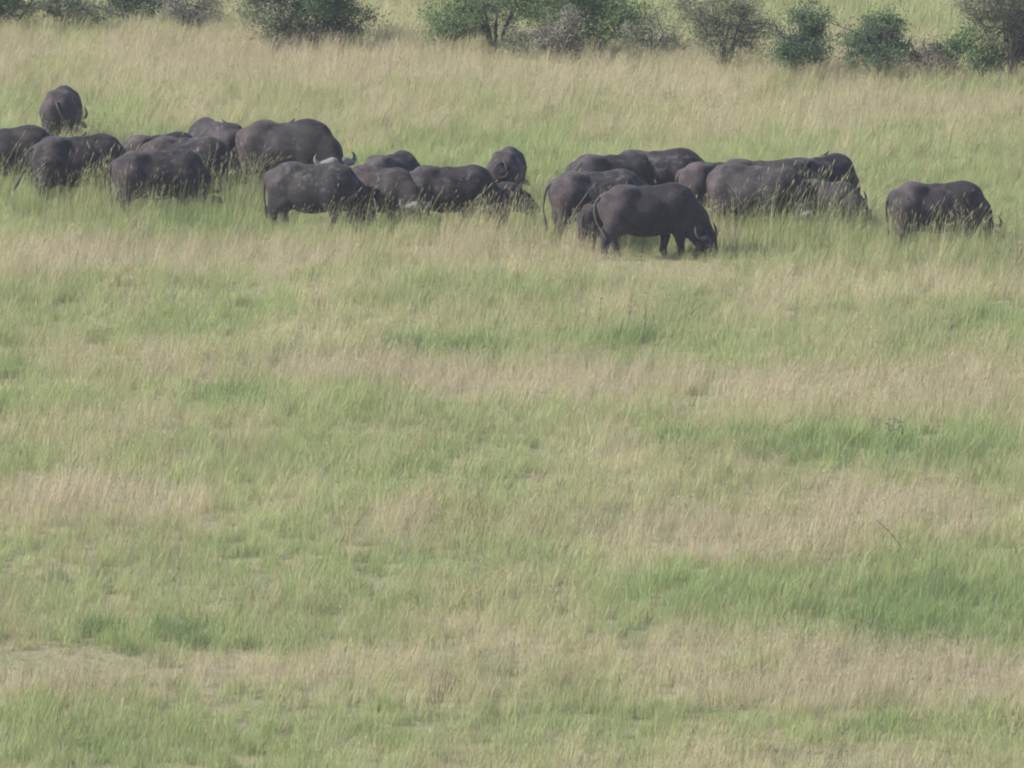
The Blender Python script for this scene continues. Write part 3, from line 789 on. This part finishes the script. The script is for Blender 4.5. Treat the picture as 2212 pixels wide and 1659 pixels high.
def shrub(name, label, px, py, width, height, leaf, n_clumps, per, leaf_size=.055, lo=.15, stems=5, clump=.20, seed=0, dead=0, lean=0.0, cat='shrub', second=None, back=0.0):
    r = np.random.RandomState(500 + seed)
    width *= 1.25; height += .48; clump *= 1.15; n_clumps = int(n_clumps * 1.35); per = int(per * 1.9); leaf_size *= .88
    g = ground_at(px, py + 13)
    gy_ = g.y + back
    o = empty(name, (g.x, gy_, float(terrain(g.x, gy_)) - .03), 0)
    tag(o, label, cat, 'shrubs along the low rise')
    # stems
    SV = []; SF = []
    def put(vf):
        b = len(SV); SV.extend(vf[0]); SF.extend([tuple(q + b for q in f) for f in vf[1]])
    nodes = []
    for s in range(stems):
        th = 6.283 * (s + r.rand() * .7) / stems
        rr = width * .5 * r.uniform(.25, .75)
        end = Vector((math.cos(th) * rr + lean * height, math.sin(th) * rr, height * r.uniform(.55, .95)))
        b0 = Vector((math.cos(th) * .06, math.sin(th) * .06, 0))
        pts = []
        for k in range(6):
            t = k / 5
            p = b0.lerp(end, t); p.z = end.z * t ** .85
            p += Vector(r.normal(0, .035, 3)) * (1 if 0 < k else 0)
            pts.append(p)
        put(tube(pts, [.036 * (1 - .75 * k / 5) * (height / 1.8) ** .5 for k in range(6)], 6))
        nodes += pts[2:]
    # clumps of leaves through the crown
    LV = []; LF = []; LT = []
    lobes = []
    for k in range(r.randint(5, 9)):
        th = r.uniform(0, 6.283); rr = r.uniform(.25, .72)
        lobes.append((np.array([math.cos(th) * rr, math.sin(th) * rr, r.uniform(-.65, .62)]), r.uniform(.26, .5)))
    lobes.append((np.array([0, 0, -.25]), .6))
    for c in range(n_clumps):
        lc, lr = lobes[r.randint(len(lobes))]
        while True:
            q = r.uniform(-1, 1, 3)
            if (q ** 2).sum() < 1 and ((q ** 2).sum() > .1 or r.rand() < .3): break
        q = lc + q * lr
        x = q[0] * width * .5; y = q[1] * width * .45; z = height * (lo + (1 - lo) * (.5 + .5 * q[2]))
        z *= .86 + .28 * r.rand()
        P = np.array([x + lean * z, y, max(z, .08)])
        nd_ = min(nodes, key=lambda p: (p - Vector(P)).length + .3 * max(0, p.z - P[2]))
        mid = (nd_ + Vector(P)) / 2 + Vector(r.normal(0, .04, 3))
        put(tube([nd_, mid, Vector(P)], [.011, .007, .002], 4))
        m = max(6, int(per * r.uniform(.4, 1.5)))
        cr = clump * r.uniform(.6, 1.35)
        pos = P + r.normal(0, 1, (m, 3)) * np.array([cr, cr, cr * .62]) * .6
        tone = np.clip(r.normal(.5, .2) + r.normal(0, .1, m), 0, 1)
        a = r.normal(0, 1, (m, 3)); a /= np.linalg.norm(a, axis=1)[:, None]
        b = r.normal(0, 1, (m, 3)); b = np.cross(a, b); b /= np.linalg.norm(b, axis=1)[:, None] + 1e-6
        ls = leaf_size * r.uniform(.6, 1.4, m)[:, None]
        k0 = len(LV)
        quad = np.stack([pos - a * ls * .5, pos + b * ls * .3, pos + a * ls * .5, pos - b * ls * .3], 1).reshape(-1, 3)
        LV.extend(quad.tolist()); LT.extend(np.repeat(tone, 4).tolist())
        LF.extend([(k0 + 4 * i, k0 + 4 * i + 1, k0 + 4 * i + 2, k0 + 4 * i + 3) for i in range(m)])
    mesh_obj('trunk', SV, SF, BARK, o)
    cr_ = mesh_obj('crown', LV, LF, LEAF[leaf], o, smooth=False)
    at = cr_.data.attributes.new('leaf_tone', 'FLOAT', 'POINT'); at.data.foreach_set('value', LT)
    for k in range(dead):
        th = r.uniform(-.6, 3.6); L = height * r.uniform(.5, .85)
        p0 = Vector((r.uniform(-.2, .2) * width, r.uniform(-.2, .0) * width, height * r.uniform(.25, .6)))
        dr = Vector((math.cos(th), r.uniform(-.4, .2), abs(math.sin(th)) * .8 + .3)).normalized()
        pts = [p0 + dr * (L * t) + Vector(r.normal(0, .03, 3)) for t in (0, .25, .5, .75, 1)]
        v, f = tube(pts, [.018, .014, .011, .008, .003], 5)
        for q in range(3):
            tw = pts[2 + q % 3]; t2 = (dr + Vector(r.normal(0, .6, 3))).normalized()
            v2, f2 = tube([tw, tw + t2 * .14, tw + t2 * .28 + Vector((0, 0, .03))], [.008, .006, .002], 4)
            b = len(v); v = v + v2; f = f + [tuple(z + b for z in ff) for ff in f2]
        mesh_obj('dead_branch', v, f, BARK, o)
    return o

S = shrub
S('leafy_shrub', 'dark leafy shrub at the very corner of the picture behind the grass', 12, 18, 2.0, 1.3, 'dark', 90, 70, seed=1, lo=.0)
S('leafy_shrub', 'low sparse olive shrub between the corner shrub and the dark hedge like one', 75, 18, 1.8, .6, 'olive', 60, 60, seed=2, lo=.0, clump=.16)
S('leafy_shrub', 'dark green shrub cut by the upper picture edge, left of the twiggy grey one', 134, 16, 2.1, 1.4, 'dark', 110, 75, seed=3, lo=.0)
S('twiggy_shrub', 'grey brown twiggy shrub beside a dark green one at the upper edge', 188, 20, 1.7, .9, 'grey', 80, 50, seed=4, lo=.0, dead=4, leaf_size=.045)
S('leafy_shrub', 'big rounded dark bush standing alone before open pale grass', 312, 36, 2.6, 2.1, 'dark', 190, 85, seed=5, lo=.0, stems=8, clump=.24)
S('leafy_shrub', 'lighter olive bush added as the sunlit side of the big rounded dark bush', 276, 38, 1.55, 1.7, 'olive', 100, 75, seed=6, lo=.05, clump=.22)  # sunlit left half of the big bush, put in as lighter leaves
S('acacia_tree', 'airy small tree with dark forked trunk and open crown', 495, 40, 2.9, 2.3, 'green', 190, 60, seed=7, lo=.0, stems=6, clump=.22, lean=-.12, cat='tree')
S('twiggy_shrub', 'rounded grey brown shrub between the airy tree and the dense green bush', 556, 52, 1.35, .95, 'grey', 90, 70, seed=8, lo=.02, leaf_size=.045, clump=.17)
S('leafy_shrub', 'dense leafy green bush towering behind the rounded grey shrub', 596, 44, 2.3, 2.2, 'green', 190, 80, seed=9, lo=.02, stems=7, clump=.24)
S('leafy_shrub', 'bright green bush rising between the airy tree and the dense leafy one', 560, 38, 1.5, 1.9, 'green', 80, 75, seed=10, lo=.3, clump=.22)
S('twiggy_shrub', 'low twiggy olive shrub spreading at the foot of the dense leafy bush', 652, 49, 1.5, .72, 'olive', 48, 42, seed=11, dead=3, leaf_size=.045, clump=.16)
S('acacia_tree', 'feathery olive tree with thin dark stems, first right of the open gap', 724, 57, 2.0, 1.6, 'olive', 160, 52, seed=12, lo=.05, stems=7, clump=.22, leaf_size=.045, cat='tree')
S('leafy_shrub', 'upright green shrub with bare branches sticking out over the far grass', 794, 64, 1.5, 1.25, 'dark', 95, 60, seed=13, lo=.02, dead=3, clump=.2)
S('leafy_shrub', 'rounded dark shrub on spreading bare stems, between two gaps', 880, 68, 1.75, 1.25, 'dark', 100, 55, seed=14, lo=.18, stems=7, dead=2, clump=.19)
S('twiggy_shrub', 'small grey twiggy shrub with one bare bent twig', 925, 68, .9, .6, 'grey', 34, 40, seed=15, dead=2, leaf_size=.04, clump=.14)
S('leafy_shrub', 'small dark shrub at the foot of the tree on the picture edge', 950, 67, .8, .65, 'dark', 40, 55, seed=16, clump=.16)
S('acacia_tree', 'tall grey green tree cut by the right picture edge', 1012, 71, 2.6, 2.5, 'olive', 240, 70, seed=17, lo=.12, stems=7, dead=3, clump=.24, cat='tree')
S('leafy_shrub', 'low green shrub beneath the tree cut by the right picture edge', 985, 70, 1.2, .8, 'green', 54, 55, seed=18, clump=.18)
S('leafy_shrub', 'small olive shrub hugging the foot of the forked trunk', 516, 46, 1.0, .35, 'olive', 36, 45, seed=20, lo=.0, clump=.15)
S('leafy_shrub', 'knee high green sprout left of the airy tree with the forked trunk', 440, 42, .8, .45, 'green', 18, 40, seed=19, clump=.13)

# ------------------------------------------------------------------ weeds and a stick in the grass
WEED_MAT = LEAF['olive']
def weed(label, px, py, n, h, spread, seed, leafy=10, ls=.05):
    r = random.Random(seed)
    g = ground_at(px, py)
    o = empty('weed', g); tag(o, label, 'weed')
    for k in range(n):
        b = Vector((r.uniform(-spread, spread), r.uniform(-.3, .3), 0)); hh = h * r.uniform(.7, 1.1)
        tip = b + Vector((r.uniform(-.05, .15), r.uniform(-.05, .05), hh))
        v, f = tube([b, b.lerp(tip, .5) + Vector((.02, 0, 0)), tip], [.008, .006, .003], 5)
        st = mesh_obj('stem', v, f, BARK, o)
        V = []; F = []; T = []
        for q in range(leafy):
            p = b.lerp(tip, r.uniform(.35, 1.0)); a = Vector((r.uniform(-1, 1), r.uniform(-1, 1), r.uniform(-.2, .7))).normalized(); s = a.cross(Vector((0.1, .2, 1))).normalized()
            L = ls * r.uniform(.7, 1.4); i = len(V)
            V += [p, p + a * L * .5 + s * L * .25, p + a * L, p + a * L * .5 - s * L * .25]; F.append((i, i + 1, i + 2, i + 3)); T += [r.uniform(0, .5)] * 4
        lf = mesh_obj('foliage', V, F, LEAF['olive'], st, smooth=False)
        at = lf.data.attributes.new('leaf_tone', 'FLOAT', 'POINT'); at.data.foreach_set('value', T)
weed('row of thin leafy weed stalks rising from pale grass below the nearest cow', 618, 336, 6, .8, .75, 3, 12, .06)
weed('small grey rounded weed standing in pale grass at the right', 894, 442, 9, .40, .16, 4, 14, .06)
weed('little dark weed in the trampled grass low in the middle', 441, 695, 6, .32, .2, 5, 12, .05)
weed('dark flattened weed patch at the bottom edge of the picture', 810, 768, 12, .30, .75, 6, 10, .05)
g = ground_at(884, 556)
v, f = tube([(-.17, 0, .62), (-.05, .02, .52), (.08, .02, .40), (.22, .0, .22), (.34, .0, .02)], [.004, .008, .009, .009, .009], 6)
st = mesh_obj('dead_stick', v, f, plain('dead_wood', (.16, .10, .075), .9, .3))
st.location = g; tag(st, 'dead reddish stick leaning out of the grass', 'stick')
g = ground_at(783, 63)
v, f = tube([(-.05, 0, .35), (-.03, 0, .22), (0, 0, .1), (.02, 0, 0)], [.006, .012, .015, .016], 6)
st = mesh_obj('dead_stick', v, f, BARK_PALE)
st.location = g; tag(st, 'pale bleached stick at the foot of the upright green shrub', 'stick')

# ------------------------------------------------------------------ grow the grass
rng = np.random.RandomState(11)
x1, y1 = wedge(135, 262, 17, 2.0, rng)
k = y1 < crest_y(x1) + 7
scatter_grass('grass', 'tall dry and green savanna grass covering the plain', x1[k], y1[k], .76, rng)
x2, y2 = wedge(236, 420, 7, 6, rng)
k = y2 >= crest_y(x2) + 7
scatter_grass('far_grass', 'paler green grass on the slope beyond the shrubs', x2[k], y2[k], 1.5, rng)

# ------------------------------------------------------------------ the hazy air
def box_obj(name, lo, hi):
    V = [(x, y, z) for x in (lo[0], hi[0]) for y in (lo[1], hi[1]) for z in (lo[2], hi[2])]
    F = [(0, 1, 3, 2), (4, 6, 7, 5), (0, 4, 5, 1), (2, 3, 7, 6), (0, 2, 6, 4), (1, 5, 7, 3)]
    return mesh_obj(name, V, F, None, None, False)
hz = box_obj('haze', (-1520, -1520, -5), (1520, 1520, 27.5))
t = NT('haze_air')
pv = t.node('ShaderNodeVolumePrincipled')
pv.inputs['Color'].default_value = (.89, .90, 1.0, 1)
pv.inputs['Density'].default_value = 0.00017
pv.inputs['Anisotropy'].default_value = 0.0
t.link(pv.outputs[0], t.out.inputs['Volume'])
hz.data.materials.append(t.m)
tag(hz, 'thin pale heat haze over the plain', 'haze', kind='stuff')
